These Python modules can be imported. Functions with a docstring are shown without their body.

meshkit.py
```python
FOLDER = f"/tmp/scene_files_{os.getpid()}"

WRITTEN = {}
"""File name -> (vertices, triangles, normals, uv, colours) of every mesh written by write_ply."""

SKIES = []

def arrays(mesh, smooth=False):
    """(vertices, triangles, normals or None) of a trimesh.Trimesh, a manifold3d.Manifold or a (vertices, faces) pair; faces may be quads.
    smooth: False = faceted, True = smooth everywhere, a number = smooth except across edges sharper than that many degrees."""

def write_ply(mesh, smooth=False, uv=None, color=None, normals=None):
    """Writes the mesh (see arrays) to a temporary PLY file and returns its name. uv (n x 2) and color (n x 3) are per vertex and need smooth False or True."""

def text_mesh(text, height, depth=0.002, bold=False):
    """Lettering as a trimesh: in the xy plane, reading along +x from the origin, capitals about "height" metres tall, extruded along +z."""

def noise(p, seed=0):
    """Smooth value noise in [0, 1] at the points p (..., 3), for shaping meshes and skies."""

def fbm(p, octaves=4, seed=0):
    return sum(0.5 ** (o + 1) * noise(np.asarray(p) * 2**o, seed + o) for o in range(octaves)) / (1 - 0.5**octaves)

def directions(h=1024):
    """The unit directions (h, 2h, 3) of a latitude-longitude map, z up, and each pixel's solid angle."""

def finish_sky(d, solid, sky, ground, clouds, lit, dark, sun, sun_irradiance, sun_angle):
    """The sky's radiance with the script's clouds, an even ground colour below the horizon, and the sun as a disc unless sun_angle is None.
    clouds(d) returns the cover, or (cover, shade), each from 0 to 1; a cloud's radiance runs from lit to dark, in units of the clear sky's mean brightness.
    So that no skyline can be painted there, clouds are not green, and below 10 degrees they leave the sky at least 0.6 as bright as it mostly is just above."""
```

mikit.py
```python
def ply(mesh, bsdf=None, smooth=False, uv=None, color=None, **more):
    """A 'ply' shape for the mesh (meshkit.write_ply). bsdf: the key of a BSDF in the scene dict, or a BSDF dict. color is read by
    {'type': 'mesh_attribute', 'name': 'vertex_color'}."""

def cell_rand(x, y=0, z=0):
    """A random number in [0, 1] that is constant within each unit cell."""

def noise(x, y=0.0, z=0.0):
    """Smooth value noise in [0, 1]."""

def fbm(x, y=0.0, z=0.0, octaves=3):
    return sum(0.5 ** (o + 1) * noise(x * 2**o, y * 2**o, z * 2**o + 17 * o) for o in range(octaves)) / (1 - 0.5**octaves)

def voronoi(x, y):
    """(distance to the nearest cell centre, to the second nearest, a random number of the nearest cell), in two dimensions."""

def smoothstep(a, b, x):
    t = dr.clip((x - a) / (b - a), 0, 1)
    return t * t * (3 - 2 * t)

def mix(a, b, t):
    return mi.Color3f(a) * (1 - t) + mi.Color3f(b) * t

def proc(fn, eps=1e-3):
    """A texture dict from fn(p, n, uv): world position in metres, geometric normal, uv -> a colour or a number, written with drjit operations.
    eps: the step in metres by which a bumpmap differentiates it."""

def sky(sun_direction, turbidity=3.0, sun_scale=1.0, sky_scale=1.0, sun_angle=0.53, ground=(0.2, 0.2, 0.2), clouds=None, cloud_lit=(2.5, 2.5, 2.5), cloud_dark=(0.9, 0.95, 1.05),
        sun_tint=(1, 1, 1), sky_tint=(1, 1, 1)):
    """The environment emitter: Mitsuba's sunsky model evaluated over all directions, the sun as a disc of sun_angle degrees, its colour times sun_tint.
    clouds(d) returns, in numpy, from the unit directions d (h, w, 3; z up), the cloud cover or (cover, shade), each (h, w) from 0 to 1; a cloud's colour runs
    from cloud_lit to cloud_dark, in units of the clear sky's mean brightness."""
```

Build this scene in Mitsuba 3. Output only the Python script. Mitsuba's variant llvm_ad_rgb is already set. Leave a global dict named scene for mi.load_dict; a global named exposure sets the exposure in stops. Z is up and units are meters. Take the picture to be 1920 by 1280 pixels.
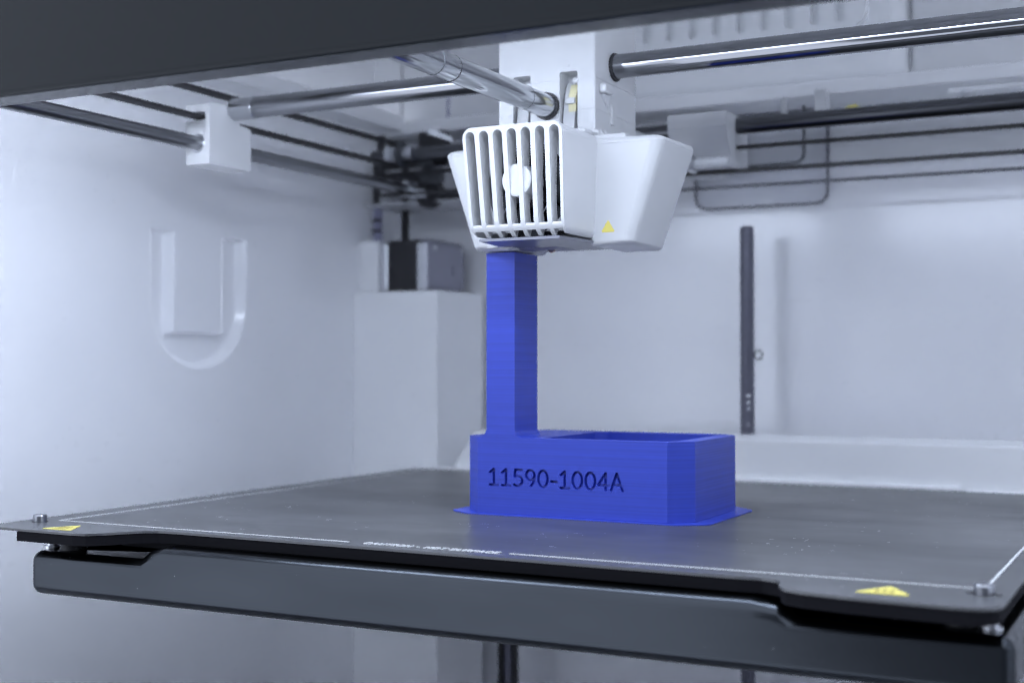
import math, random
import numpy as np
import trimesh, mitsuba as mi, mikit, meshkit
import manifold3d as m3
import shapely
from shapely.geometry import Polygon, Point, box as sbox, LineString
from shapely.ops import unary_union

T = mi.ScalarTransform4f
random.seed(7)
rng = np.random.default_rng(7)

scene, labels = {}, {}
# ---------------------------------------------------------------- camera, light, exposure
EYE = np.array([0.39056, -0.37512, 0.06039])
YAW, PITCH = 0.476658, 0.017139
FWD = np.array([-math.sin(YAW) * math.cos(PITCH), math.cos(YAW) * math.cos(PITCH), math.sin(PITCH)])
scene['camera'] = {
    'type': 'thinlens', 'fov': 2 * math.degrees(math.atan(960 / 2480.4)), 'fov_axis': 'x',
    'aperture_radius': 0.0021, 'focus_distance': 0.47, 'near_clip': 0.01, 'far_clip': 50.0,
    'to_world': T().look_at(origin=EYE.tolist(), target=(EYE + FWD).tolist(), up=[0, 0, 1]),
}
exposure = 0.53
LED = (1.6, 1.82, 2.25)          # radiance of the diffuser panel behind the top front bar
LED_ROW = (20.0, 22.6, 27.6)    # radiance of the unseen lamp row along its upper edge, lights the tray rim
ROOM = (1.12, 1.23, 1.47)       # the room outside the open door
scene['room_light'] = {'type': 'constant', 'radiance': {'type': 'rgb', 'value': list(ROOM)}}


# ---------------------------------------------------------------- helpers
def rgb(*c):
    return {'type': 'rgb', 'value': list(c)}


def mat(name, color, rough=0.4, metallic=0.0, spec=0.5, bump=None, bscale=1.0, beps=2e-4, **more):
    d = {'type': 'principled', 'base_color': color if isinstance(color, dict) else rgb(*color),
         'roughness': rough, 'metallic': metallic, 'specular': spec, **more}
    if metallic:
        d.pop('specular')
    if bump is not None:
        d = {'type': 'bumpmap', 'arbitrary': mikit.proc(bump, eps=beps), 'scale': bscale, 'bsdf': d}
    scene[name] = {'type': 'twosided', 'bsdf': d}
    return name


def numbered(k):
    if k not in used:
        used.add(k)
        return k
    n = 1
    while f'{k}_{n:03d}' in used:
        n += 1
    used.add(f'{k}_{n:03d}')
    return f'{k}_{n:03d}'


used = set()


def thing(name, label, cat, group=None):
    k = numbered(name)
    labels[k] = {'label': label, 'category': cat}
    if group:
        labels[k]['group'] = group
    return k


def obj(name, mesh, m, parent=None, smooth=30, label=None, cat=None, group=None, kind=None, **more):
    k = numbered(parent + '__' + name if parent else name)
    if isinstance(mesh, list):
        mesh = trimesh.util.concatenate([tm(x) for x in mesh])
    scene[k] = mikit.ply(mesh, m, smooth=smooth, **more)
    d = {}
    if label: d['label'] = label
    if cat: d['category'] = cat
    if group: d['group'] = group
    if kind: d['kind'] = kind
    if d: labels[k] = d
    return k


def tm(m):
    if isinstance(m, m3.Manifold):
        x = m.to_mesh()
        return trimesh.Trimesh(x.vert_properties[:, :3], x.tri_verts, process=False)
    return m


def mf(m):
    if isinstance(m, m3.Manifold):
        return m
    return m3.Manifold(m3.Mesh(np.asarray(m.vertices, np.float32), np.asarray(m.faces, np.uint32)))


def bx(x0, x1, y0, y1, z0, z1):
    b = trimesh.creation.box(extents=(x1 - x0, y1 - y0, z1 - z0))
    b.apply_translation(((x0 + x1) / 2, (y0 + y1) / 2, (z0 + z1) / 2))
    return b


_S = {}


def ball(n=8):
    if n not in _S:
        pts = []
        for i in range(n // 2 + 1):
            th = math.pi * i / (n // 2)
            for j in range(n):
                ph = 2 * math.pi * (j + 0.5) / n
                pts.append((math.sin(th) * math.cos(ph), math.sin(th) * math.sin(ph), math.cos(th)))
        _S[n] = np.array(pts)
    return _S[n]


def hull(pts):
    return trimesh.convex.convex_hull(np.asarray(pts))


def rbox(x0, x1, y0, y1, z0, z1, r=0.001, n=12):
    s = ball(n) * r
    return hull(np.vstack([s + (x, y, z) for x in (x0 + r, x1 - r) for y in (y0 + r, y1 - r) for z in (z0 + r, z1 - r)]))


def rhull(points, r, n=12):
    s = ball(n) * r
    return hull(np.vstack([s + np.array(p) for p in points]))


def extrude(poly, h, z=0.0):
    ms = [trimesh.creation.extrude_polygon(g, h, engine='earcut') for g in getattr(poly, 'geoms', [poly])]
    m = trimesh.util.concatenate(ms)
    m.apply_translation((0, 0, z))
    return m


def ext_y(poly, y0, y1):
    """poly in (x, z), extruded along y"""
    m = extrude(poly, y1 - y0)
    m.vertices = np.stack([m.vertices[:, 0], y0 + m.vertices[:, 2], m.vertices[:, 1]], 1)
    m.invert()
    return m


def ext_x(poly, x0, x1):
    """poly in (y, z), extruded along x"""
    m = extrude(poly, x1 - x0)
    m.vertices = np.stack([x0 + m.vertices[:, 2], m.vertices[:, 0], m.vertices[:, 1]], 1)
    return m


def rrect(x0, x1, y0, y1, r, n=8):
    return sbox(x0 + r, y0 + r, x1 - r, y1 - r).buffer(r, quad_segs=n)


def rod(p0, p1, r, n=40, cham=0.0004):
    p0, p1 = np.array(p0, float), np.array(p1, float)
    L = np.linalg.norm(p1 - p0)
    prof = [(0, 0), (r - cham, 0), (r, cham), (r, L - cham), (r - cham, L), (0, L)]
    m = trimesh.creation.revolve(prof, sections=n)
    m.apply_transform(trimesh.geometry.align_vectors([0, 0, 1], (p1 - p0) / L))
    m.apply_translation(p0)
    return m


def tube(pts, r, n=10):
    pts = np.array(pts, float)
    d = np.gradient(pts, axis=0)
    d /= np.linalg.norm(d, axis=1, keepdims=True)
    ref = np.array([0.3, 0.2, 0.93])
    V, F = [], []
    for i, (p, t) in enumerate(zip(pts, d)):
        a = np.cross(t, ref); a /= np.linalg.norm(a); b = np.cross(t, a)
        for j in range(n):
            an = 2 * math.pi * j / n
            V.append(p + r * (math.cos(an) * a + math.sin(an) * b))
    for i in range(len(pts) - 1):
        for j in range(n):
            k = (j + 1) % n
            F += [(i * n + j, i * n + k, (i + 1) * n + k), (i * n + j, (i + 1) * n + k, (i + 1) * n + j)]
    m = trimesh.Trimesh(np.array(V), np.array(F), process=False)
    return m


def lathe(prof, at, axis=(0, 0, 1), n=32):
    m = trimesh.creation.revolve(prof, sections=n)
    m.apply_transform(trimesh.geometry.align_vectors([0, 0, 1], axis))
    m.apply_translation(at)
    return m


fbm, noise, sm = mikit.fbm, mikit.noise, mikit.smoothstep
# ---------------------------------------------------------------- materials


def orange(p, n, uv):      # fine moulded grain of plastic
    return noise(p.x * 1500, p.y * 1500, p.z * 1500)


def white_tone(a, b):
    def fn(p, n, uv):
        t = fbm(p.x * 30, p.y * 30, p.z * 30, 3)
        s = sm(0.80, 0.86, noise(p.x * 260, p.y * 260, p.z * 260)) * sm(0.5, 0.8, noise(p.x * 41 + 9, p.y * 41, p.z * 41))
        c = mikit.mix(a, b, t)
        return mikit.mix(c, mi.Color3f(0.45, 0.45, 0.46), s * 0.06)
    return mikit.proc(fn)


mat('mat_wall', white_tone((0.845, 0.85, 0.872), (0.875, 0.88, 0.90)), 0.18, spec=0.6)
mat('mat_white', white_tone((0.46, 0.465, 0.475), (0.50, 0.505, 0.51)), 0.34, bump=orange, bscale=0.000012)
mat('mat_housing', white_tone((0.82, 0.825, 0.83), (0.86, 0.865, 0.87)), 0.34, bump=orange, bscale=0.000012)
mat('mat_white_block', white_tone((0.62, 0.625, 0.635), (0.68, 0.685, 0.69)), 0.45, bump=orange, bscale=0.00002)
mat('mat_grey_panel', (0.44, 0.445, 0.46), 0.4)
mat('mat_grey_block', (0.5, 0.505, 0.52), 0.4, bump=orange, bscale=0.00001)
mat('mat_cover', (0.76, 0.77, 0.78), 0.4)
mat('mat_upper', (0.62, 0.625, 0.635), 0.4)
mat('mat_rail', (0.74, 0.745, 0.76), 0.4)


def grain(p, n, uv):
    return noise(p.x * 900, p.y * 900, p.z * 900) + 0.5 * noise(p.x * 2100, p.y * 2100, p.z * 2100)


mat('mat_dark_bar', (0.006, 0.008, 0.010), mikit.proc(lambda p, n, uv: 0.20 + 0.10 * fbm(p.x * 14, p.y * 14, p.z * 14, 3)), spec=0.17)
mat('mat_unseen_block', (0.10, 0.105, 0.115), 0.5)
mat('mat_rod_dark', (0.10, 0.103, 0.112), 0.2, metallic=1.0)
mat('mat_seam', (0.10, 0.10, 0.12), 0.6)

def tray_color(p, n, uv):
    s_ = sm(0.955, 0.975, noise(p.x * 700, p.y * 700, p.z * 700))
    f_ = fbm(p.x * 22, p.y * 22, p.z * 60, 3)
    return mi.Color3f(0.045, 0.050, 0.057) * (0.85 + 0.3 * f_) + mi.Color3f(0.10) * s_


mat('mat_tray', mikit.proc(tray_color), mikit.proc(lambda p, n, uv: 0.21 + 0.05 * fbm(p.x * 40, p.y * 40, p.z * 90, 3)), metallic=1.0, bump=grain, bscale=0.000008)
mat('mat_bed_black', (0.006, 0.006, 0.008), 0.7, spec=0.06)


def plate_color(p, n, uv):
    a = fbm(p.x * 14, p.y * 40, 0.0, 4)
    b = fbm(p.x * 60 + 5, p.y * 90, 3.0, 3)
    t = mi.Color3f(0.058, 0.060, 0.064) * (0.75 + 0.5 * a) * (0.88 + 0.24 * b)
    sp = sm(0.93, 0.96, noise(p.x * 420, p.y * 420, 1.0)) * sm(0.6, 0.75, noise(p.x * 60, p.y * 60, 8.0))
    return mikit.mix(t, mi.Color3f(0.4, 0.4, 0.42), sp * 0.35)


def plate_rough(p, n, uv):
    return 0.22 + 0.20 * fbm(p.x * 18 + 3, p.y * 50, 5.0, 3)


mat('mat_plate', mikit.proc(plate_color), mikit.proc(plate_rough), spec=0.48)
mat('mat_print_white', (0.52, 0.525, 0.53), 0.5)
mat('mat_yellow', (0.62, 0.54, 0.13), 0.5)
mat('mat_symbol', (0.30, 0.25, 0.06), 0.6)


def blue_color(p, n, uv):
    a = fbm(p.x * 25, p.y * 25, p.z * 700, 3)
    w = noise(p.x * 14, p.y * 14, p.z * 2000)
    return mi.Color3f(0.029, 0.053, 0.385) * (0.82 + 0.15 * a + 0.22 * w)


def layers(p, n, uv):
    return dr_sin(p.z * 2 * math.pi / 0.0006) * 0.5 + 0.8 * noise(p.x * 20, p.y * 20, p.z * 2000)


import drjit as dr
dr_sin = dr.sin
mat('mat_blue', mikit.proc(blue_color), 0.36, spec=0.3, bump=layers, bscale=0.000035, beps=1e-4)
mat('mat_steel', (0.28, 0.285, 0.30), 0.09, metallic=1.0)
mat('mat_steel_dull', (0.26, 0.265, 0.28), 0.24, metallic=1.0)
mat('mat_chrome', (0.50, 0.51, 0.53), 0.09, metallic=1.0)
mat('mat_alu', (0.62, 0.63, 0.66), 0.3, metallic=1.0)
mat('mat_pin', (0.36, 0.37, 0.40), 0.25, metallic=1.0)
mat('mat_alu_dull', (0.30, 0.30, 0.36), 0.45, metallic=0.6)
mat('mat_screw', (0.16, 0.16, 0.2), 0.35, metallic=0.7)
mat('mat_black', (0.012, 0.012, 0.015), 0.5)
mat('mat_belt', (0.015, 0.015, 0.017), 0.6)
mat('mat_charcoal', (0.05, 0.055, 0.062), 0.5)
mat('mat_underside', (0.20, 0.205, 0.24), 0.3, metallic=0.6)
mat('mat_grease', (0.75, 0.75, 0.78), 0.2)
mat('mat_circuit', (0.60, 0.56, 0.34), 0.5)
mat('mat_brass', (0.7, 0.5, 0.2), 0.3, metallic=1.0)
mat('mat_cable', (0.25, 0.25, 0.36), 0.5)
scene['mat_clear'] = {'type': 'thindielectric', 'int_ior': 1.49, 'specular_transmittance': rgb(0.93, 0.935, 0.95)}

# ---------------------------------------------------------------- the chamber (setting)
XL, XR, YB, YF = -0.07, 0.41, 0.37, -0.05
ZF = -0.30

# left wall with its recessed letter: one fine grid, cut in two (letter, wall)
ny, nz = 230, 220
gy = np.linspace(0.110, 0.216, ny)
gz = np.linspace(0.044, 0.142, nz)
Y, Z = np.meshgrid(gy, gz, indexing='ij')
y0, y1, yi0, yi1, zt, zi = 0.1262, 0.1995, 0.1424, 0.1799, 0.1276, 0.0768
rad = (y1 - y0) / 2
zc = 0.0587 + rad * 0.92
outer_leg = Polygon([(y0, zt), (y0, zc)] + [((y0 + y1) / 2 - rad * math.cos(a), zc - rad * 0.92 * math.sin(a)) for a in np.linspace(0, math.pi, 40)] + [(y1, zc), (y1, zt)])
letter = outer_leg.difference(sbox(yi0, zi, yi1, 0.2))
shapely.prepare(letter)
pts = shapely.points(Y.ravel(), Z.ravel())
inside = shapely.contains(letter, pts)
dist = shapely.distance(letter.boundary, pts) * np.where(inside, 1, -1)
arc_ = [((y0 + y1) / 2 - rad * math.cos(a), zc - rad * 0.92 * math.sin(a)) for a in np.linspace(0, math.pi, 60)]
crisp_lines = shapely.MultiLineString([[(y0, 0.2), (y0, zc)] + arc_[1:22], [(yi1, zi), (yi1, 0.2)]])
soft_lines = shapely.MultiLineString([arc_[21:-1] + [(y1, zc), (y1, 0.2)], [(yi0, zi), (yi0, 0.2)]])
big = unary_union([letter, sbox(y0, zt, yi0, 0.2), sbox(yi1, zt, y1, 0.2)])
shapely.prepare(big)
ss = lambda a, b, x: (lambda t: t * t * (3 - 2 * t))(np.clip((x - a) / (b - a), 0, 1))
sign = np.where(shapely.contains(big, pts), 1, -1)
dcrisp, dsoft = shapely.distance(crisp_lines, pts) * sign, shapely.distance(soft_lines, pts) * sign
dtop = zt - Z.ravel()
under_tongue = (Y.ravel() > yi0) & (Y.ravel() < yi1)
dtb = np.where(under_tongue, zi - Z.ravel(), np.hypot(np.maximum(np.maximum(yi0 - Y.ravel(), Y.ravel() - yi1), 0), np.maximum(zi - Z.ravel(), 0)) + (Z.ravel() >= zi) * 1.0)
depth = 0.0052 * np.minimum(np.minimum(np.where(sign > 0, np.minimum(ss(-0.0006, 0.0012, dcrisp), ss(-0.0012, 0.0034, dsoft)), np.where(dcrisp > dsoft, ss(-0.0006, 0.0012, dcrisp), ss(-0.0012, 0.0034, dsoft))), ss(-0.0002, 0.0007, dtop)), np.where(under_tongue, ss(-0.0002, 0.0008, dtb), 1.0))
V = np.stack([XL - depth, Y.ravel(), Z.ravel()], 1)
idx = np.arange(ny * nz).reshape(ny, nz)
q = np.stack([idx[:-1, :-1], idx[1:, :-1], idx[1:, 1:], idx[:-1, 1:]], -1).reshape(-1, 4)
is_letter = (dist.reshape(-1)[q].max(1) > -0.0012)
Fq = lambda qq: np.vstack([qq[:, [0, 1, 2]], qq[:, [0, 2, 3]]])


def sub(qq):
    m = trimesh.Trimesh(V, Fq(qq), process=False)
    m.remove_unreferenced_vertices()
    return m


def quad_yz(ya, yb, za, zb, x=XL):
    return trimesh.Trimesh([(x, ya, za), (x, yb, za), (x, yb, zb), (x, ya, zb)], [(0, 1, 2), (0, 2, 3)], process=False)


ZT = 0.206
wall = [sub(q[~is_letter]), quad_yz(YF, gy[0], ZF, ZT), quad_yz(gy[-1], YB, ZF, ZT), quad_yz(gy[0], gy[-1], ZF, gz[0]), quad_yz(gy[0], gy[-1], gz[-1], ZT)]
wl = obj('wall_left', wall, 'mat_wall', smooth=False, kind='structure', label='white glossy left side wall of the printer chamber')
scene[wl + '__letter_recess'] = mikit.ply(sub(q[is_letter]), 'mat_wall', smooth=True)
used.add(wl + '__letter_recess')
labels[wl + '__letter_recess'] = {'label': 'large letter U sunk into the white wall'}

ZS = 0.1640    # seam in the back wall
obj('wall_back', [bx(XL, XR, YB, YB + 0.004, ZF, ZS - 0.0009), bx(XL, XR, YB, YB + 0.004, ZS + 0.0009, 0.1715)],
    'mat_wall', smooth=False, kind='structure', label='white glossy rear wall of the printer chamber')
obj('wall_seam', bx(XL, XR, YB + 0.0008, YB + 0.004, ZS - 0.0009, ZS + 0.0009), 'mat_seam', 'wall_back', smooth=False, label='dark seam line across the rear wall')
obj('wall_right', bx(XR, XR + 0.004, YF, YB, ZF, 0.30), 'mat_wall', smooth=False, kind='structure', label='white right side wall of the printer chamber')
obj('floor', bx(XL, XR, YF, YB, ZF - 0.004, ZF), 'mat_wall', smooth=False, kind='structure', label='white floor of the printer chamber')

obj('wall_left_upper', bx(XL - 0.03, XL - 0.026, YF, YB, ZT, 0.36), 'mat_upper', smooth=False, kind='structure', label='grey upper left side panel above the rods')
obj('unseen_ceiling', bx(XL - 0.05, XR, YF, YB + 0.01, 0.360, 0.364), 'mat_wall', smooth=False, kind='structure', label='unseen white lid over the printer chamber, keeping out light from above')  # out of view; closes off room light from above
# upper frame round the opening of the chamber
uf = thing('upper_frame', 'pale grey sheet metal frame rim running round the chamber under the top opening', 'frame')
obj('side_flange', rbox(-0.0705, -0.0495, YF, 0.3299, ZT, ZT + 0.010, 0.0012), 'mat_rail', uf)
obj('rear_rail', rbox(-0.0700, XR, 0.330, 0.3695, 0.2045, 0.2125, 0.0012), 'mat_rail', uf)
obj('rear_panel', bx(-0.07, XR, 0.367, 0.3735, 0.1716, 0.2044), 'mat_upper', uf, label='recessed panel under the rear rail')
obj('rear_strip', rbox(0.125, 0.30, 0.300, 0.318, 0.1872, 0.1902, 0.0008), 'mat_cover', uf, label='thin bright metal strip above the rear rod')
obj('strip_bracket', [rbox(0.2140, 0.2200, 0.312, 0.322, 0.1893, 0.2043, 0.0008)], 'mat_grey_block', uf)
obj('strip_bracket', [rbox(0.1930, 0.1952, 0.324, 0.329, 0.1893, 0.2043, 0.0006)], 'mat_grey_panel', uf)
obj('screw', lathe([(0, 0), (0.0028, 0), (0.0026, 0.0018), (0, 0.0022)], (0.2525, 0.306, 0.1900)), 'mat_screw', uf)
obj('screw', lathe([(0, 0), (0.0028, 0), (0.0026, 0.0018), (0, 0.0022)], (0.291, 0.306, 0.1935)), 'mat_alu', uf)
obj('handle_lip', rbox(0.281, 0.34, 0.312, 0.320, 0.1955, 0.1985, 0.0014), 'mat_rail', uf)
ct = obj('cable_tip', lathe([(0, 0), (0.0012, 0.0003), (0.0015, 0.002), (0.0013, 0.006), (0, 0.0068)], (0.2325, 0.302, 0.1903), (1, 0.2, 0.25), 16), 'mat_yellow', None,
         label='small yellow cable tip lying on the strip above the rear rod', cat='cable')

# rear upper housing with its slotted vent
up = thing('rear_cover', 'pale grey upper rear cover with a rounded slotted vent seen above the rods', 'cover')
obj('panel', [bx(-0.0995, -0.0745, YB - 0.004, YB + 0.004, 0.2126, 0.36), bx(-0.0730, -0.0398, YB - 0.004, YB + 0.004, 0.2126, 0.36),
              bx(-0.0378, 0.060, YB - 0.004, YB + 0.004, 0.2126, 0.36), bx(0.255, XR, YB - 0.004, YB + 0.004, 0.2126, 0.36), bx(-0.1, XR, YB + 0.003, YB + 0.007, 0.2126, 0.36)], 'mat_upper', up)
obj('body', rbox(0.060, 0.2525, YB - 0.010, YB + 0.015, 0.2126, 0.36, 0.012, 24), 'mat_cover', up)
vp = rrect(0.060, 0.2320, 0.2440, 0.345, 0.0120)
slots = [rrect(x - 0.0027, x + 0.0027, 0.2494, 0.320, 0.0024) for x in np.arange(0.0895, 0.226, 0.01425)]
vent = ext_y(vp.difference(unary_union(slots)), YB - 0.0150, YB - 0.0102)
vk = obj('vent', vent, 'mat_cover', up, smooth=30, label='white raised vent panel with a row of vertical slots')
obj('vent_tab', rbox(0.125, 0.156, YB - 0.0165, YB - 0.009, 0.2385, 0.2436, 0.001), 'mat_cover', up)
obj('stripe', bx(-0.0398, -0.0378, YB - 0.0035, YB + 0.002, 0.2126, 0.36), 'mat_cable', up)

# clear flap over the rear wall
cf = thing('clear_flap', 'transparent rounded plastic flap with a grey edge hanging below the rear rail', 'flap')
fl = rrect(0.1295, 0.2085, 0.1505, 0.2044, 0.0075)
obj('rim', ext_y(fl.difference(fl.buffer(-0.0011)), 0.3645, 0.3665), 'mat_seam', cf)
pane = fl.buffer(-0.0011)
pp = extrude(pane, 0.001)
v2, f2 = trimesh.creation.triangulate_polygon(pane, engine='earcut')
obj('pane', trimesh.Trimesh(np.stack([v2[:, 0], np.full(len(v2), 0.3655), v2[:, 1]], 1), f2, process=False), 'mat_clear', cf, smooth=False)
il = [(0.1975, 0.354, 0.2044), (0.1975, 0.354, 0.1800)] + [(0.1925 + 0.005 * math.cos(a), 0.354, 0.1780 - 0.005 * math.sin(a)) for a in np.linspace(0, math.pi / 2, 8)] + [(0.150, 0.354, 0.1725)]
obj('wire', tube(np.vstack([np.linspace(il[i], il[i + 1], 6)[:-1] for i in range(len(il) - 1)] + [il[-1:]]), 0.0008), 'mat_charcoal', None, label='thin dark bent wire looping below the rear rail behind the belts', cat='wire')

# ---------------------------------------------------------------- top front bar with the light strip behind it
fb = thing('front_bar', 'thick dark grey front top bar of the printer crossing the upper left', 'frame')
obj('face', rbox(-0.12, 0.46, -0.064, -0.0500, 0.1492, 0.36, 0.0022, 24), 'mat_dark_bar', fb)
obj('inner_panel', bx(-0.07, XR, -0.0499, -0.0475, 0.152, 0.36), 'mat_housing', fb)
obj('unseen_lower_panel', rbox(-0.12, 0.46, -0.064, -0.050, -0.32, -0.070, 0.0022), 'mat_housing', fb)  # out of view; keeps room light from reaching under the bed
obj('side_post', rbox(-0.12, -0.0705, -0.064, -0.050, -0.0698, 0.1486, 0.0022), 'mat_dark_bar', fb)
ls = thing('light_strip', 'long white light panel fixed behind the top front bar', 'lamp')
obj('channel', hull([(x, y, z) for x in (-0.03, 0.40) for (y, z) in ((-0.0474, 0.1529), (-0.0472, 0.1529), (-0.0214, 0.1846), (-0.0214, 0.1870), (-0.0474, 0.1870))]), 'mat_white', ls)
q0, q1 = np.array([-0.0425, 0.1810]), np.array([-0.0330, 0.1715])
strip = trimesh.Trimesh([(-0.025, -0.0468, 0.1530), (0.395, -0.0468, 0.1530), (0.395, -0.0217, 0.1838), (-0.025, -0.0217, 0.1838)], [(0, 1, 2), (0, 2, 3)], process=False)
if strip.face_normals[0][1] < 0:
    strip.invert()
nrm = strip.face_normals[0]
kk = obj('diffuser', trimesh.Trimesh(strip.vertices, strip.faces, process=False), 'mat_white', ls, smooth=False)
scene[kk]['emitter'] = {'type': 'area', 'radiance': rgb(*LED)}
row = trimesh.Trimesh([(-0.025, -0.0212, 0.1842), (0.395, -0.0212, 0.1842), (0.395, -0.0110, 0.1872), (-0.025, -0.0110, 0.1872)], [(0, 2, 1), (0, 3, 2)], process=False)
kk = obj('unseen_lamp_row', row, 'mat_white', ls, smooth=False)  # out of view behind the bar, placed to give the tray edge its highlight
scene[kk]['emitter'] = {'type': 'area', 'radiance': rgb(*LED_ROW)}
obj('lamp_rail', bx(-0.03, 0.40, -0.0212, -0.0105, 0.1875, 0.1900), 'mat_white', ls)

unseen_blk = thing('unseen_dark_block', 'large dark grey block out of view in front of the printer, darkening reflections and room light', 'unseen_dark_block')
obj('body', rbox(-0.06, 2.60, -1.75, -1.25, -1.0, 0.95, 0.006), 'mat_unseen_block', unseen_blk)  # out of view; darkens tray reflections and room light from the right
# ---------------------------------------------------------------- corner housing and motor
ch = thing('corner_housing', 'tall white box housing standing in the rear left corner', 'housing')
obj('body', rbox(-0.0699, -0.0097, 0.303, 0.3600, ZF, 0.1045, 0.0009), 'mat_housing', ch)
obj('upright', rbox(-0.0699, -0.0552, 0.309, 0.322, 0.1046, 0.1365, 0.0015), 'mat_housing', ch)
mo = thing('stepper_motor', 'dark square stepper motor with silver end caps on top of the white corner housing', 'motor')
sq = rrect(-0.0545, -0.0185, 0.3105, 0.3535, 0.005)
obj('body', rbox(-0.0480, -0.0265, 0.3095, 0.354, 0.1046, 0.1358, 0.001), 'mat_black', mo)
obj('end_cap', rbox(-0.0547, -0.0480, 0.3085, 0.355, 0.1046, 0.1352, 0.002), 'mat_alu', mo)
capb = mf(rbox(-0.0265, -0.0188, 0.3085, 0.3535, 0.1046, 0.1362, 0.0035)) - mf(rod((-0.024, 0.3375, 0.1165), (-0.01, 0.3375, 0.1165), 0.0013, 16))- mf(rod((-0.024, 0.3372, 0.1195), (-0.01, 0.3372, 0.1195), 0.0011, 16))
obj('end_cap', capb, 'mat_alu_dull', mo, label='grey motor end cap with a small dark hole')
obj('front_strip', rbox(-0.0263, -0.0196, 0.3070, 0.3084, 0.1052, 0.1335, 0.0004), 'mat_alu', mo)
for (yy, zz) in ((0.315, 0.131), (0.348, 0.131)):
    obj('screw', lathe([(0, 0), (0.0018, 0), (0.0016, 0.0010), (0, 0.0012)], (-0.0188, yy, zz), (1, 0, 0), 16), 'mat_alu', mo)
db = thing('drive_belt', 'black vertical drive belt rising from the motor in the rear corner', 'belt')
obj('run', rbox(-0.0520, -0.0470, 0.3300, 0.3320, 0.1362, 0.185, 0.0004), 'mat_belt', db)
fc = thing('flat_cable', 'short dark and violet ribbon cable running up the rear left corner', 'cable')
obj('upper', rbox(-0.0655, -0.0605, 0.318, 0.3195, 0.158, 0.188, 0.0004), 'mat_black', fc)
obj('lower', rbox(-0.0650, -0.0590, 0.3182, 0.3197, 0.1300, 0.1579, 0.0004), 'mat_cable', fc)
for zz in (0.1425, 0.149):
    obj('clip', rbox(-0.0655, -0.0585, 0.3170, 0.3181, zz, zz + 0.0018, 0.0003), 'mat_black', fc)

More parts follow.
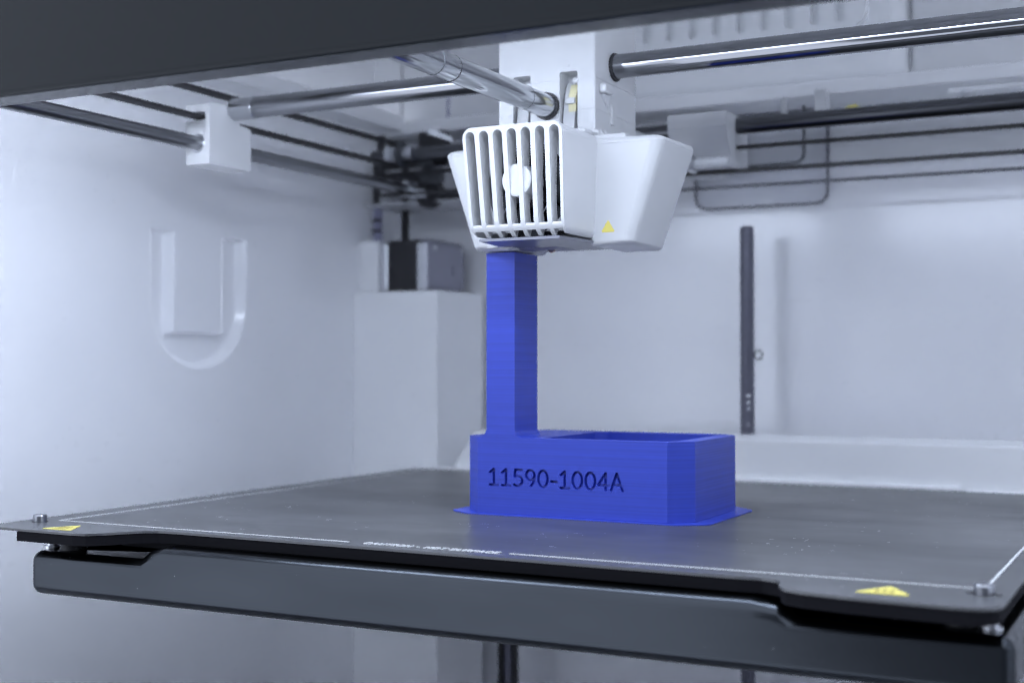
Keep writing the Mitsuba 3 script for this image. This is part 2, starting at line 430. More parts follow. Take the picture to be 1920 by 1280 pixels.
# ---------------------------------------------------------------- rods, belts, sliding blocks
GR = 'steel guide rods'
YX, ZX = 0.1155, 0.1797
r_ = thing('cross_rod', 'thick polished rod running across the chamber from the left block through the print head', 'rod')
obj('shaft', rod((-0.0085, YX, ZX), (0.405, YX, ZX + 0.0005), 0.00485), 'mat_steel', r_)
obj('sleeve', rod((-0.0098, YX, ZX), (0.0035, YX, ZX), 0.0052), 'mat_chrome', r_)
obj('collar', rod((0.1835, YX, ZX), (0.1848, YX, ZX), 0.0057), 'mat_black', r_)
XY, ZY = 0.1629, 0.1625
r_ = thing('cross_rod', 'shiny chrome rod running from the front bar straight into the face of the print head', 'rod')
obj('shaft', rod((XY, -0.040, ZY), (XY, 0.270, ZY), 0.0046), 'mat_chrome', r_)
s0, s1 = np.array((XY, -0.040, ZY)), np.array((XY, 0.270, ZY))


def at_y(y):
    return s0 + (s1 - s0) * (y + 0.040) / 0.310


for ya, yb, rr, mm, nm in ((0.0190, 0.0196, 0.00475, 'mat_black', 'ring'), (0.0075, 0.0082, 0.0047, 'mat_charcoal', 'ring'), (0.0755, 0.0759, 0.0047, 'mat_charcoal', 'ring'), (0.0946, 0.0963, 0.0054, 'mat_black', 'collar')):
    obj(nm, rod(at_y(ya), at_y(yb), rr, 40, 0.0001), mm, r_)
r_ = thing('side_rod', 'steel rod running front to back along the left wall through the white sliding block', 'rod')
obj('shaft', rod((-0.0170, -0.048, 0.1620), (-0.0170, 0.290, 0.1620), 0.0033), 'mat_steel_dull', r_)
obj('clamp', [rod((-0.0170, 0.2780, 0.1620), (-0.0170, 0.284, 0.1620), 0.0048), rbox(-0.0205, -0.008, 0.2835, 0.2885, 0.1575, 0.1625, 0.001)], 'mat_alu', r_)
obj('clamp_screw', rod((-0.0140, 0.274, 0.1585), (-0.0140, 0.284, 0.1585), 0.0017, 16), 'mat_alu', r_)
r_ = thing('rear_rod', 'dark steel rod running along the rear of the chamber through the grey sliding block', 'rod')
obj('shaft', rod((-0.035, 0.273, 0.1805), (0.405, 0.273, 0.1818), 0.0042), 'mat_rod_dark', r_)

bl = thing('timing_belt', 'black toothed belt loop running front to back beside the left wall', 'belt')
obj('upper_run', rbox(-0.0205, -0.0135, -0.046, 0.268, 0.1862, 0.1875, 0.0003), 'mat_belt', bl)
obj('lower_run', rbox(-0.0205, -0.0135, -0.046, 0.268, 0.1735, 0.1750, 0.0003), 'mat_belt', bl)
pl = thing('belt_pulley', 'metal toothed pulley in the rear left corner carrying the left belt', 'pulley')
prof = [(0.0060 + (0.0004 if k % 2 else 0.0), 0) for k in range(1)]
gear = Polygon([((0.0058 + 0.0005 * (k % 2)) * math.cos(2 * math.pi * k / 40), (0.0058 + 0.0005 * (k % 2)) * math.sin(2 * math.pi * k / 40)) for k in range(40)])
g = extrude(gear, 0.008)
g.apply_transform(trimesh.geometry.align_vectors([0, 0, 1], [1, 0, 0]))
g.apply_translation((-0.021, 0.268, 0.1805))
obj('gear', g, 'mat_alu', pl)
obj('flange', rod((-0.0130, 0.268, 0.1805), (-0.0118, 0.268, 0.1805), 0.0078), 'mat_charcoal', pl)
obj('hub', rod((-0.0118, 0.268, 0.1805), (-0.0050, 0.268, 0.1805), 0.0040), 'mat_alu', pl)

b2 = thing('timing_belt', 'black toothed belt loop running across the rear of the chamber below the rear rod', 'belt')


def toothed(x0, x1, y0, y1, z0, th, up):
    n = int((x1 - x0) / 0.002)
    parts = [bx(x0, x1, y0, y1, z0, z0 + th)]
    for i in range(n):
        x = x0 + (i + 0.25) * 0.002
        parts.append(bx(x, x + 0.001, y0 + 0.0002, y1 - 0.0002, z0 + th if up else z0 - 0.0006, z0 + th + 0.0006 if up else z0))
    return parts


obj('upper_run', toothed(-0.03, 0.40, 0.2702, 0.2758, 0.1700, 0.0009, False), 'mat_belt', b2, smooth=False)
obj('lower_run', toothed(-0.03, 0.40, 0.2702, 0.2758, 0.1576, 0.0009, True), 'mat_belt', b2, smooth=False)

# left sliding block: its profile seen along x, notched for the belt
lb = thing('sliding_block', 'white sliding block on the left rod holding the end of the cross rod', 'block')
prof = Polygon([(0.0984, 0.1522), (0.1284, 0.1522), (0.1284, 0.1722), (0.1200, 0.1733)] +
               [(0.1157 - 0.0052 * math.sin(a), 0.1797 - 0.0052 * math.cos(a)) for a in np.linspace(-0.5, 1.3, 10)] +
               [(0.1108, 0.1805), (0.1100, 0.1810), (0.0984, 0.1800)]).buffer(-0.0004).buffer(0.0004)
blk = mf(ext_x(prof, -0.0237, -0.0100))
blk = blk - mf(rod((-0.0170, 0.05, 0.1620), (-0.0170, 0.15, 0.1620), 0.0038))
blk = blk - mf(hull([(-0.0245, yy, zz) for yy in (0.09, 0.14) for zz in (0.1722, 0.1772)] + [(-0.0125, yy, zz) for yy in (0.09, 0.14) for zz in (0.1728, 0.1762)]))
obj('body', blk, 'mat_white_block', lb, smooth=20)
obj('bushing', (mf(rod((-0.0170, 0.0978, 0.1620), (-0.0170, 0.106, 0.1620), 0.0044)) - mf(rod((-0.0170, 0.09, 0.1620), (-0.0170, 0.12, 0.1620), 0.0034))), 'mat_alu', lb)

rb = thing('sliding_block', 'pale grey sliding block on the rear rod to the right of the print head', 'block')
prof = Polygon([(0.255, 0.1862), (0.255, 0.1790), (0.2615, 0.1650), (0.2600, 0.1615), (0.258, 0.1613), (0.258, 0.1592), (0.266, 0.1592), (0.290, 0.1600), (0.290, 0.1862)])
obj('body', ext_x(prof, 0.1538, 0.1848), 'mat_grey_block', rb, smooth=20)
obj('lip', rbox(0.1665, 0.1842, 0.2572, 0.2600, 0.1602, 0.1634, 0.0009), 'mat_rail', rb)

# limit switch and stop in the rear left corner
sw = thing('limit_switch', 'black limit switch with a metal lever near the rear left corner', 'switch')
obj('body', rbox(-0.008, 0.0085, 0.278, 0.288, 0.1835, 0.1945, 0.001), 'mat_black', sw)
obj('lever', hull([(0.0020, 0.272, 0.1915), (0.0020, 0.272, 0.1955), (0.0028, 0.272, 0.1915), (0.0028, 0.272, 0.1955), (0.0150, 0.277, 0.187), (0.0150, 0.277, 0.1895), (0.0156, 0.277, 0.187), (0.0156, 0.277, 0.1895)]), 'mat_alu', sw)
bu = thing('rubber_stop', 'round black rubber stop in the rear left corner beside the print head', 'stop')
obj('disc', lathe([(0, 0), (0.0085, 0), (0.0092, 0.001), (0.0092, 0.005), (0.0080, 0.0065), (0, 0.0068)], (-0.0140, 0.3045, 0.1622), (0, -1, 0)), 'mat_black', bu)
obj('stem', rod((-0.0140, 0.3040, 0.1622), (-0.0140, 0.339, 0.1622), 0.004), 'mat_black', bu)
cb = thing('corner_bracket', 'black bracket plate holding the rods in the rear left corner', 'bracket')
obj('plate', rbox(-0.0435, -0.0385, 0.2885, 0.2915, 0.168, 0.197, 0.0008), 'mat_black', cb)
obj('arm', [rbox(-0.0384, 0.005, 0.2900, 0.2925, 0.176, 0.1815, 0.0008), rbox(-0.0384, -0.012, 0.290, 0.3, 0.1685, 0.172, 0.0008)], 'mat_black', cb)
obj('base', rbox(-0.060, 0.02, 0.298, 0.345, 0.1565, 0.1575, 0.0004), 'mat_grey_panel', cb)
obj('bolt', lathe([(0, 0), (0.0022, 0), (0.0020, 0.0016), (0, 0.002)], (-0.0445, 0.2885, 0.1858), (0, -1, 0), 16), 'mat_alu', cb)
obj('pulley_housing', [rbox(-0.010, 0.004, 0.283, 0.2895, 0.1655, 0.1745, 0.0012), rod((-0.004, 0.275, 0.1765), (-0.004, 0.284, 0.1765), 0.003)], 'mat_charcoal', cb)
obj('rear_channel', rbox(-0.0700, 0.155, 0.340, 0.350, 0.1660, 0.200, 0.001), 'mat_grey_panel', cb)

# ---------------------------------------------------------------- lead screw behind the bed
sc = thing('lead_screw', 'dark vertical lead screw with light grease dots rising behind the bed', 'screw')
zz = np.arange(-0.29, 0.1360, 0.0005)
prof = [(0, -0.29)] + [(0.00365 + 0.00045 * ((i % 4) in (0, 1)), z) for i, z in enumerate(zz)] + [(0.0032, 0.1366), (0, 0.1368)]
obj('thread', lathe(prof, (0.1704, 0.335, 0), n=24), 'mat_screw', sc, smooth=30)
for z, r0 in ((0.0430, 0.0012), (0.0395, 0.0011), (0.0360, 0.0010), (0.0272, 0.0007)):
    g = trimesh.creation.icosphere(2, r0)
    g.vertices *= (1.0, 0.6, 1.0)
    a = -1.1
    g.apply_translation((0.1704 + 0.0034 * math.sin(0.45), 0.335 - 0.0036 * math.cos(0.45), z))
    obj('grease_drop', g, 'mat_grease', sc, smooth=True)
an = np.linspace(0, 2 * math.pi, 25)
obj('hook_ring', tube(np.stack([0.1772 + 0.0022 * np.cos(an), np.full(25, 0.3335), 0.0655 + 0.0024 * np.sin(an)], 1), 0.0005), 'mat_charcoal', None, label='tiny wire ring beside the lead screw', cat='ring')
gp = thing('guide_post', 'dark ribbed guide post under the bed left of the lead screw', 'post')
obj('tube', [rod((0.0163, 0.335, ZF), (0.0163, 0.335, -0.02), 0.0019, 20), rod((0.0255, 0.335, ZF), (0.0255, 0.335, -0.02), 0.0024, 20)], 'mat_black', gp)
obj('core', rod((0.0209, 0.338, ZF), (0.0209, 0.338, -0.02), 0.0038, 24), 'mat_screw', gp)

# ---------------------------------------------------------------- the bed
bt = thing('bed_tray', 'dark grey bed tray with rounded edges carrying the heated bed', 'tray')
tray = mf(rbox(-0.0015, 0.3490, -0.0138, 0.286, -0.0262, -0.0099, 0.0040, 24))
rr_ = 0.0052
tray = tray + mf(rhull([(x, y, z) for (x, z) in ((0.0480, -0.0190), (0.0580, -0.0115), (0.0630, -0.0052 - rr_), (0.2780, -0.0052 - rr_), (0.2850, -0.0115), (0.2960, -0.0190)) for y in (-0.0138 + rr_, 0.004)], rr_, 24))
tray = tray - mf(bx(0.004, 0.3385, 0.008, 0.275, -0.020, 0.0))
obj('body', tray, 'mat_tray', bt, smooth=40)
for nm, x, y in (('post', 0.0003, -0.0040), ('post', 0.3420, -0.0035)):
    po = obj(nm, lathe([(0, -0.0101), (0.0030, -0.0101), (0.0030, -0.0089), (0.0021, -0.0088), (0.0021, -0.0046), (0, -0.0046)], (x, y, 0)), 'mat_alu', bt)
obj('knob', lathe([(0, -0.0101), (0.0052, -0.0101), (0.0046, -0.0075), (0.0040, -0.0060), (0.0040, -0.0046), (0, -0.0046)], (0.0105, -0.0030, 0)), 'mat_black', bt)
obj('knob', lathe([(0, -0.0101), (0.0052, -0.0101), (0.0046, -0.0075), (0.0040, -0.0060), (0.0040, -0.0046), (0, -0.0046)], (0.3340, 0.000, 0)), 'mat_black', bt)

bc = thing('bed_carriage', 'white carriage cover standing behind the rear edge of the build plate', 'cover')
cpoly = Polygon([(0.006, -0.022), (0.0130, 0.004), (0.0185, 0.0175), (0.0200, 0.0205), (0.0225, 0.0222), (0.352, 0.0222), (0.352, -0.022)])
obj('body', rhull([(x, y, z) for (x, z) in [(0.0072, -0.021), (0.0100, 0.0), (0.0232, 0.0202), (0.350, 0.0202), (0.350, -0.021)] for y in (0.2925, 0.3260)], 0.0020, 16), 'mat_housing', bc)
obj('rim', rbox(-0.0100, 0.290, 0.2868, 0.2905, -0.012, 0.0012, 0.0005), 'mat_housing', bc)
obj('rim', rbox(0.2925, 0.345, 0.2868, 0.2905, -0.012, -0.0002, 0.0005), 'mat_housing', bc)

outline = [(-0.0133, 0.2830), (-0.0133, -0.018)]
outline += [(-0.0053 - 0.008 * math.cos(a), -0.018 - 0.0075 * math.sin(a)) for a in np.linspace(0.1, math.pi / 2, 8)]
s_l = [(0.0330, -0.0262), (0.0385, -0.0250), (0.0430, -0.0210), (0.0470, -0.0150), (0.0510, -0.0095), (0.0560, -0.0068), (0.0640, -0.0060)]
outline += s_l + [(0.26, -0.0092), (0.2735, -0.0095), (0.2810, -0.0090), (0.2858, -0.0108), (0.2880, -0.0140), (0.2888, -0.0190), (0.2912, -0.0235), (0.2970, -0.0262), (0.31, -0.0285), (0.3365, -0.0305)]
outline += [(0.3395 + 0.0080 * math.sin(a), -0.0225 - 0.0080 * math.cos(a)) for a in np.linspace(0.1, math.pi / 2, 8)]
outline += [(0.3475, 0.2830)]
plate_poly = Polygon(outline).buffer(0.0015).buffer(-0.0030).buffer(0.0015)
keyhole = unary_union([Point(0.3408, -0.0081).buffer(0.0032), LineString([(0.3372, -0.0081), (0.3446, -0.0081)]).buffer(0.0012)])
keyhole_l = Point(-0.0046, -0.0054).buffer(0.0032)
flex = plate_poly.difference(keyhole).difference(keyhole_l)
hb = thing('heated_bed', 'thick black heated bed under the flexible build plate', 'bed')
base_poly = plate_poly.buffer(-0.0006).intersection(Polygon([(-0.02, 0.3), (-0.02, 0.01), (0.004, -0.022), (0.008, -0.04), (0.40, -0.04), (0.40, 0.3)]))
obj('base_plate', extrude(base_poly, 0.0035, -0.0045), 'mat_bed_black', hb)
obj('heater', rbox(0.036, 0.300, -0.0045, 0.28, -0.0069, -0.0046, 0.0004), 'mat_bed_black', hb)
for x, y in ((-0.0046, -0.0054), (0.3408, -0.0081)):
    pk = obj('locating_pin', lathe([(0, -0.001), (0.0026, -0.001), (0.0026, 0.0022), (0.0023, 0.0027), (0.0012, 0.0027), (0.0011, 0.0018), (0, 0.0018)], (x, y, 0)), 'mat_pin', hb)

fx = thing('build_plate', 'dark grey flexible build plate with a white border line under the blue print', 'plate')
obj('sheet', extrude(flex, 0.0008, -0.0008), 'mat_plate', fx)


def decal(poly, name, m, parent, h=0.0004, label=None):
    return obj(name, extrude(poly, h, -0.0002), m, parent, smooth=False, label=label)


W = 0.34
lw = 0.0008
decal(sbox(0.0, -lw / 2, 0.1345, lw / 2), 'border_line', 'mat_print_white', fx)
decal(sbox(0.1960, -lw / 2, W - 0.0025, lw / 2), 'border_line', 'mat_print_white', fx)
decal(sbox(W - lw / 2, 0.0, W + lw / 2, 0.268), 'border_line', 'mat_print_white', fx)
decal(sbox(-lw / 2, lw, lw / 2, 0.268), 'border_line', 'mat_print_white', fx)
txt = meshkit.text_mesh('CAUTION - HOT SURFACE', 0.0036, 0.0003, bold=True)
sx = (0.1922 - 0.1408) / (txt.bounds[1][0] - txt.bounds[0][0])
txt.vertices[:, 0] = 0.1408 + (txt.vertices[:, 0] - txt.bounds[0][0]) * sx
txt.vertices[:, 1] += -0.0016
txt.vertices[:, 2] += -0.0001
obj('caution_text', txt, 'mat_print_white', fx, smooth=False, label='white printed warning words')


def tri_label(x, y, w, parent, name):
    h = w * 0.87
    t_ = Polygon([(x - w / 2, y - h / 2), (x + w / 2, y - h / 2), (x, y + h / 2)]).buffer(-0.0008).buffer(0.0008)
    k = decal(t_, name, 'mat_yellow', parent, label='yellow heat warning triangle')
    waves = []
    for i in (-1, 0, 1):
        zs = np.linspace(0, 1, 14)
        waves.append(LineString(np.stack([x + i * w * 0.13 + w * 0.03 * np.sin(zs * 2 * math.pi), y - h * 0.36 + zs * h * 0.36], 1)).buffer(w * 0.025))
    obj('heat_symbol', extrude(unary_union(waves), 0.0002, 0.0001), 'mat_symbol', k, smooth=False)


tri_label(0.3168, -0.0140, 0.0150, fx, 'warning_triangle')
tri_label(0.0200, -0.0148, 0.0148, fx, 'warning_triangle')

# ---------------------------------------------------------------- the blue print
pr = thing('printed_part', 'bright blue printed block with a tall column and engraved number on the plate', 'block')
cx = 0.0082
X0, X1, Y0, Y1, H = 0.1240, 0.2218, 0.0950, 0.1605, 0.0311
foot = Polygon([(X0 + cx, Y0), (X1 - cx, Y0), (X1, Y0 + cx), (X1, Y1 - cx), (X1 - cx, Y1), (X0 + cx, Y1), (X0, Y1 - cx), (X0, Y0 + cx)])
body = mf(extrude(foot, H))
px0, px1, py0, py1, pc = 0.1600, 0.2150, 0.0978, 0.1535, 0.004
pocket = Polygon([(px0, py0), (px1 - pc, py0), (px1, py0 + pc), (px1, py1 - pc), (px1 - pc, py1), (px0 + pc, py1), (px0, py1 - pc)])
body = body - mf(extrude(pocket, 0.03, 0.010))
cz = 0.1052
c0, c1 = 0.1362, 0.1490
r1, r2 = 0.0036, 0.0030
colp = [(c0 - r1, H - 0.002), (c0 - r1, H)] + [(c0 - r1 + r1 * math.sin(a), H + r1 - r1 * math.cos(a)) for a in np.linspace(0, math.pi / 2, 8)] + [(c0, cz), (c1, cz)]
colp += [(c1 + r2 - r2 * math.cos(a), H + r2 - r2 * math.sin(a)) for a in np.linspace(0, math.pi / 2, 8)] + [(c1 + r2, H - 0.002)]
column = mf(ext_y(Polygon(colp), Y0, 0.1155)) ^ mf(extrude(Polygon([(0.10, 0.12), (0.10, Y0 + 0.03), (X0 + cx, Y0), (0.2, Y0), (0.2, 0.12)]), 0.2))
body = body + column
# engraved number, drawn as strokes
ST = 0.00052


def arc(cx_, cy_, rx, ry, a0, a1, n=16):
    return [(cx_ + rx * math.cos(math.radians(a)), cy_ + ry * math.sin(math.radians(a))) for a in np.linspace(a0, a1, n)]


GL = {
    '1': [[(0.08, 0.78), (0.32, 1.0), (0.32, 0.0)], [(0.08, 0.0), (0.56, 0.0)]],
    '5': [[(0.52, 1.0), (0.14, 1.0), (0.10, 0.56)] + arc(0.26, 0.31, 0.30, 0.31, 110, -130)],
    '9': [arc(0.30, 0.70, 0.25, 0.30, 0, 360, 24), [(0.55, 0.70)] + arc(0.24, 0.62, 0.31, 0.60, 0, -75)],
    '0': [arc(0.31, 0.5, 0.27, 0.5, 0, 360, 28)],
    '-': [[(0.05, 0.36), (0.36, 0.36)]],
    '4': [[(0.44, 0.0), (0.44, 1.0), (0.02, 0.28), (0.60, 0.28)]],
    'A': [[(0.0, 0.0), (0.32, 1.0), (0.64, 0.0)], [(0.11, 0.32), (0.53, 0.32)]],
}
ADV = {'-': 0.42, 'A': 0.66}
hh = 0.0064
polys, x = [], 0.0
for ch_ in '11590-1004A':
    for st in GL[ch_]:
        polys.append(LineString([(x + a * hh, b * hh) for a, b in st]).buffer(ST, quad_segs=4))
    x += (ADV.get(ch_, 0.64) + 0.105) * hh
num = unary_union(polys)
nb = num.bounds
num = shapely.affinity.translate(shapely.affinity.scale(num, (0.1960 - 0.1372) / (nb[2] - nb[0]), 1, origin=(nb[0], 0)), 0.1372 - nb[0], 0.0120)
eng = mf(ext_y(num, Y0 - 0.001, Y0 + 0.0016))
body = body - eng
obj('body', body, 'mat_blue', pr, smooth=25)
brim = foot.buffer(0.0068, quad_segs=12)
brim = shapely.transform(brim, lambda c_: np.stack([c_[:, 0], np.where(c_[:, 1] < Y0, Y0 - (Y0 - c_[:, 1]) * 0.36, c_[:, 1])], 1)).difference(foot.buffer(-0.001))
obj('brim', extrude(brim, 0.0004, 0.00003), 'mat_blue', pr)

# ---------------------------------------------------------------- the print head
ph = thing('print_head', 'white print head with a slatted fan cover hanging above the blue column', 'print head')
BX0, BX1, BY0, BY1 = 0.1408, 0.1835, 0.0964, 0.1391
car = mf(rbox(BX0, BX1, BY0, BY1, 0.1485, 0.2200, 0.0009))
n1 = ext_y(rrect(0.1476, 0.1554, 0.150, 0.1756, 0.0009), BY0 - 0.002, BY0 + 0.0085)
n2 = ext_y(rrect(0.1682, 0.1760, 0.150, 0.1756, 0.0009), BY0 - 0.002, BY0 + 0.0085)
car = car - mf(n1) - mf(n2)
for zz in (0.1722, 0.1600):
    for a, b in ((BX0 - 0.001, BX1 + 0.001),):
        ring = mf(bx(a, b, BY0 - 0.001, BY1 + 0.001, zz, zz + 0.00022)) - mf(bx(BX0 + 0.00025, BX1 - 0.00025, BY0 + 0.00025, BY1 - 0.00025, zz - 0.001, zz + 0.002))
        car = car - ring
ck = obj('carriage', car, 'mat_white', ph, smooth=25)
for i, (xx, nn) in enumerate(((0.1503, '1'), (0.1712, '2'))):
    tx = meshkit.text_mesh(nn, 0.0030, 0.0004)
    tx.vertices[:, 0] -= tx.bounds[0][0]
    v = tx.vertices.copy()
    tx.vertices = np.stack([v[:, 0] + xx, BY0 + 0.0002 - v[:, 2], v[:, 1] + 0.1768], 1)
    obj('numeral', tx, 'mat_grey_block', ck, smooth=False)
# inside the two slots
for x0 in (0.1476, 0.1682):
    obj('core', [hull([(x0 + a, y, z) for a in (0.0008, 0.0058) for (y, z) in ((BY0 + 0.0028, 0.1505), (BY0 + 0.0008, 0.1505), (BY0 + 0.0030, 0.1660), (BY0 + 0.0055, 0.1718), (BY0 + 0.0083, 0.1718), (BY0 + 0.0083, 0.1505))])], 'mat_white', ph)
    obj('latch_tip', rbox(x0 + 0.0058, x0 + 0.0082, BY0 - 0.0004, BY0 + 0.004, 0.1706, 0.1728, 0.0007), 'mat_white', ph)
obj('circuit_strip', hull([(0.1682 + a, y, z) for a in (0.0030, 0.0062) for (y, z) in ((BY0 + 0.0020, 0.1600), (BY0 + 0.0022, 0.1665), (BY0 + 0.0048, 0.1712), (BY0 + 0.0030, 0.1600), (BY0 + 0.0056, 0.1712))]), 'mat_circuit', ph)
obj('connector', rbox(0.1700, 0.1742, BY0 + 0.0010, BY0 + 0.0030, 0.1630, 0.1655, 0.0004), 'mat_white', ph)
# side latch
obj('latch', rbox(BX1 - 0.0002, BX1 + 0.0032, 0.1000, 0.1085, 0.1668, 0.1706, 0.0010), 'mat_white', ph, label='small white latch button on the side of the head')
obj('latch_shadow_wedge', hull([(BX1 - 0.0002, 0.1015, 0.1665), (BX1 + 0.0016, 0.1015, 0.1665), (BX1 - 0.0002, 0.108, 0.1665), (BX1 + 0.0016, 0.108, 0.1665), (BX1 - 0.0002, 0.1075, 0.1620), (BX1 + 0.0003, 0.1075, 0.1620)]), 'mat_grey_block', ph)  # grey wedge in the shape of the shadow triangle below the latch
obj('latch_guide', rbox(BX1 - 0.0004, BX1 + 0.0009, 0.1115, 0.1145, 0.1560, 0.1640, 0.0004), 'mat_white', ph)
for i in range(4):
    yy = 0.1015 + 0.0042 * i
    obj('rib', hull([(BX1 - 0.0002, yy, 0.1505), (BX1 - 0.0002, yy + 0.0011, 0.1505), (BX1 + 0.0026, yy, 0.1480), (BX1 + 0.0026, yy + 0.0011, 0.1480), (BX1 - 0.0002, yy, 0.1455), (BX1 - 0.0002, yy + 0.0011, 0.1455), (BX1 - 0.0002, yy, 0.1535), (BX1 - 0.0002, yy + 0.0011, 0.1535)]), 'mat_white', ph)

# fan cover: a tapered shell, slatted in front
FX = 0.16635


def fan_pt(x, z, y):
    """taper: the cover narrows and leans back towards its bottom"""
    t = (0.1485 - z) / 0.041
    return FX + (x - FX) * (1.0 - 0.065 * t), y + 0.0050 * t * max(0.0, (0.0915 - y) / 0.0335), z


def warp(m):
    m = tm(m).copy()
    m.vertices = np.array([fan_pt(*p) for p in m.vertices[:, [0, 2, 1]]])
    return m


def fine(m, e=0.006):
    return tm(mf(m).refine_to_length(e))


fx0, fx1, fz0, fz1 = 0.1455, 0.1872, 0.1075, 0.1490
outer2 = rrect(fx0, fx1, fz0, fz1, 0.0042, 10)
yF, yK = 0.0580, 0.0915
opening = rrect(fx0 + 0.00135, fx1 - 0.00135, fz0 - 0.02, fz1 - 0.00135, 0.0026, 8)
inner2 = rrect(fx0 + 0.0013, fx1 - 0.0013, fz0 - 0.02, fz1 - 0.0013, 0.003, 8)
xs0 = fx0 + 0.00135
pitch = (fx1 - fx0 - 0.0027 + 0.0020) / 7
slot_polys = [rrect(xs0 + i * pitch, xs0 + i * pitch + pitch - 0.0020, 0.1120, fz1 - 0.00145, 0.0019, 6) for i in range(7)]
# the side and top walls of the shell
shell = mf(ext_y(outer2, yF, yK)) - mf(ext_y(inner2, yF + 0.0110, yK + 0.01)) - mf(ext_y(rrect(fx0 + 0.0013, fx1 - 0.0013, fz0 - 0.02, fz1 - 0.0013, 0.0024, 8), yF - 0.01, yF + 0.0112))
# rounded lower front edge
cut = mf(ext_x(Polygon([(yF - 0.001, fz0 - 0.001), (yF + 0.0075, fz0 - 0.001)] + [(yF + 0.0075 - 0.0075 * math.sin(a), fz0 + 0.0075 - 0.0075 * math.cos(a)) for a in np.linspace(0, math.pi / 2, 10)] + [(yF - 0.001, fz0 + 0.0075)]), 0.13, 0.2))
shell = shell - cut
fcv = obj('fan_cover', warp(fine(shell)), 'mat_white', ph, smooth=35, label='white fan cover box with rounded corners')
# lower apron that joins the slats
apron = mf(ext_y(sbox(fx0 + 0.0006, fz0 + 0.0012, fx1 - 0.0006, 0.1122), yF + 0.0008, yF + 0.0030))
apr = mf(rbox(fx0 + 0.0005, fx1 - 0.0005, yF + 0.0007, yF + 0.0032, 0.1103, 0.1128, 0.0006)) - cut
obj('apron', warp(fine(apr)), 'mat_white', fcv, smooth=35)
for i in range(1, 7):
    xa = xs0 + i * pitch - 0.0020
    prof = Polygon([(yF, fz1 - 0.0012), (yF, fz0 + 0.0075)] + [(yF + 0.0075 - 0.0075 * math.cos(a), fz0 + 0.0075 - 0.0075 * math.sin(a)) for a in np.linspace(0.1, 1.25, 8)] + [(yF + 0.0072, fz0 + 0.0035), (yF + 0.0058, fz0 + 0.010), (yF + 0.0062, fz0 + 0.022), (yF + 0.0080, fz1 - 0.006), (yF + 0.0105, fz1 - 0.0012)])
    s_ = ext_x(prof, xa, xa + 0.0020)
    # a slat is thinner at its back
    s_.vertices[:, 0] = xa + 0.0010 + (s_.vertices[:, 0] - xa - 0.0010) * (1.0 - 0.35 * np.clip((s_.vertices[:, 1] - yF) / 0.010, 0, 1))
    obj('slat', warp(fine(s_)), 'mat_white', fcv, smooth=35)
# half-circle heads of the slots
head_fill = sbox(fx0 + 0.0012, fz1 - 0.0045, fx1 - 0.0012, fz1 - 0.0011).difference(unary_union(slot_polys))
obj('slot_heads', warp(fine(ext_y(head_fill, yF, yF + 0.0105))), 'mat_white', fcv, smooth=35)
# funnel wall behind the upper part of the slats
fun = hull([(x, y, z) for x in (fx0 + 0.0015, fx1 - 0.0015) for (y, z) in ((yF + 0.0104, 0.1475), (yF + 0.0108, 0.1475), (yF + 0.0135, 0.1380), (yF + 0.0139, 0.1380))])
fr = mf(ext_y(rrect(fx0 + 0.0013, fx1 - 0.0013, fz0 + 0.003, fz1 - 0.0013, 0.002), yF + 0.0125, yF + 0.0150)) - mf(lathe([(0, -0.01), (0.0178, -0.01), (0.0178, 0.01), (0, 0.01)], (FX, yF + 0.0135, 0.1268), (0, 1, 0), 48))
obj('fan_frame', warp(fr), 'mat_white', fcv, smooth=25)
hubp = [(0, 0), (0.0050, 0), (0.0060, 0.0004), (0.0062, 0.0012), (0.0062, 0.011), (0, 0.011)]
hub_m = lathe(hubp, (0.1668, 0.0614, 0.1288), (0, 1, 0), 40)
obj('hub_cap', hub_m, 'mat_white', fcv, label='round white cap in the middle of the slats')
fan = thing('cooling_fan', '', '') if False else None
blades = []
for i in range(9):
    a = 2 * math.pi * i / 9
    b = hull([(0.005, -0.003, 0.000), (0.017, -0.004, 0.0004), (0.017, 0.004, 0.0052), (0.005, 0.003, 0.0050), (0.005, -0.003, 0.0006), (0.017, -0.004, 0.0010), (0.017, 0.004, 0.0058), (0.005, 0.003, 0.0056)])
    b.apply_transform(trimesh.transformations.rotation_matrix(a, [0, 0, 1]))
    blades.append(b)
fk = None
ff = obj('fan', lathe([(0, 0), (0.0065, 0), (0.0065, 0.007), (0, 0.007)], (FX, 0.0780, 0.1268), (0, 1, 0)), 'mat_black', ph)
for b in blades:
    b.apply_transform(trimesh.geometry.align_vectors([0, 0, 1], [0, 1, 0]))
    b.apply_translation((FX, 0.0775, 0.1268))
    obj('blade', b, 'mat_charcoal', ff, smooth=False)
obj('back_plate', bx(fx0 + 0.0045, fx1 - 0.0045, 0.0868, 0.0875, fz0 + 0.003, fz1 - 0.002), 'mat_black', ff)
# fine tangled wires seen through the slats
for i in range(4):
    xa = 0.1535 + 0.0085 * i
    pts_ = np.array([(xa, 0.0745, 0.1135), (xa + 0.0015, 0.0730, 0.117), (xa + 0.0035, 0.0735, 0.1205), (xa + 0.0045, 0.0750, 0.1235)])
    tt = np.linspace(0, 3, 14)
    obj('wire', tube(np.stack([np.interp(tt, range(4), pts_[:, k]) for k in range(3)], 1), 0.00028, 6), 'mat_alu', ff, smooth=True)

# side shrouds: tapered white boxes on both sides of the cover


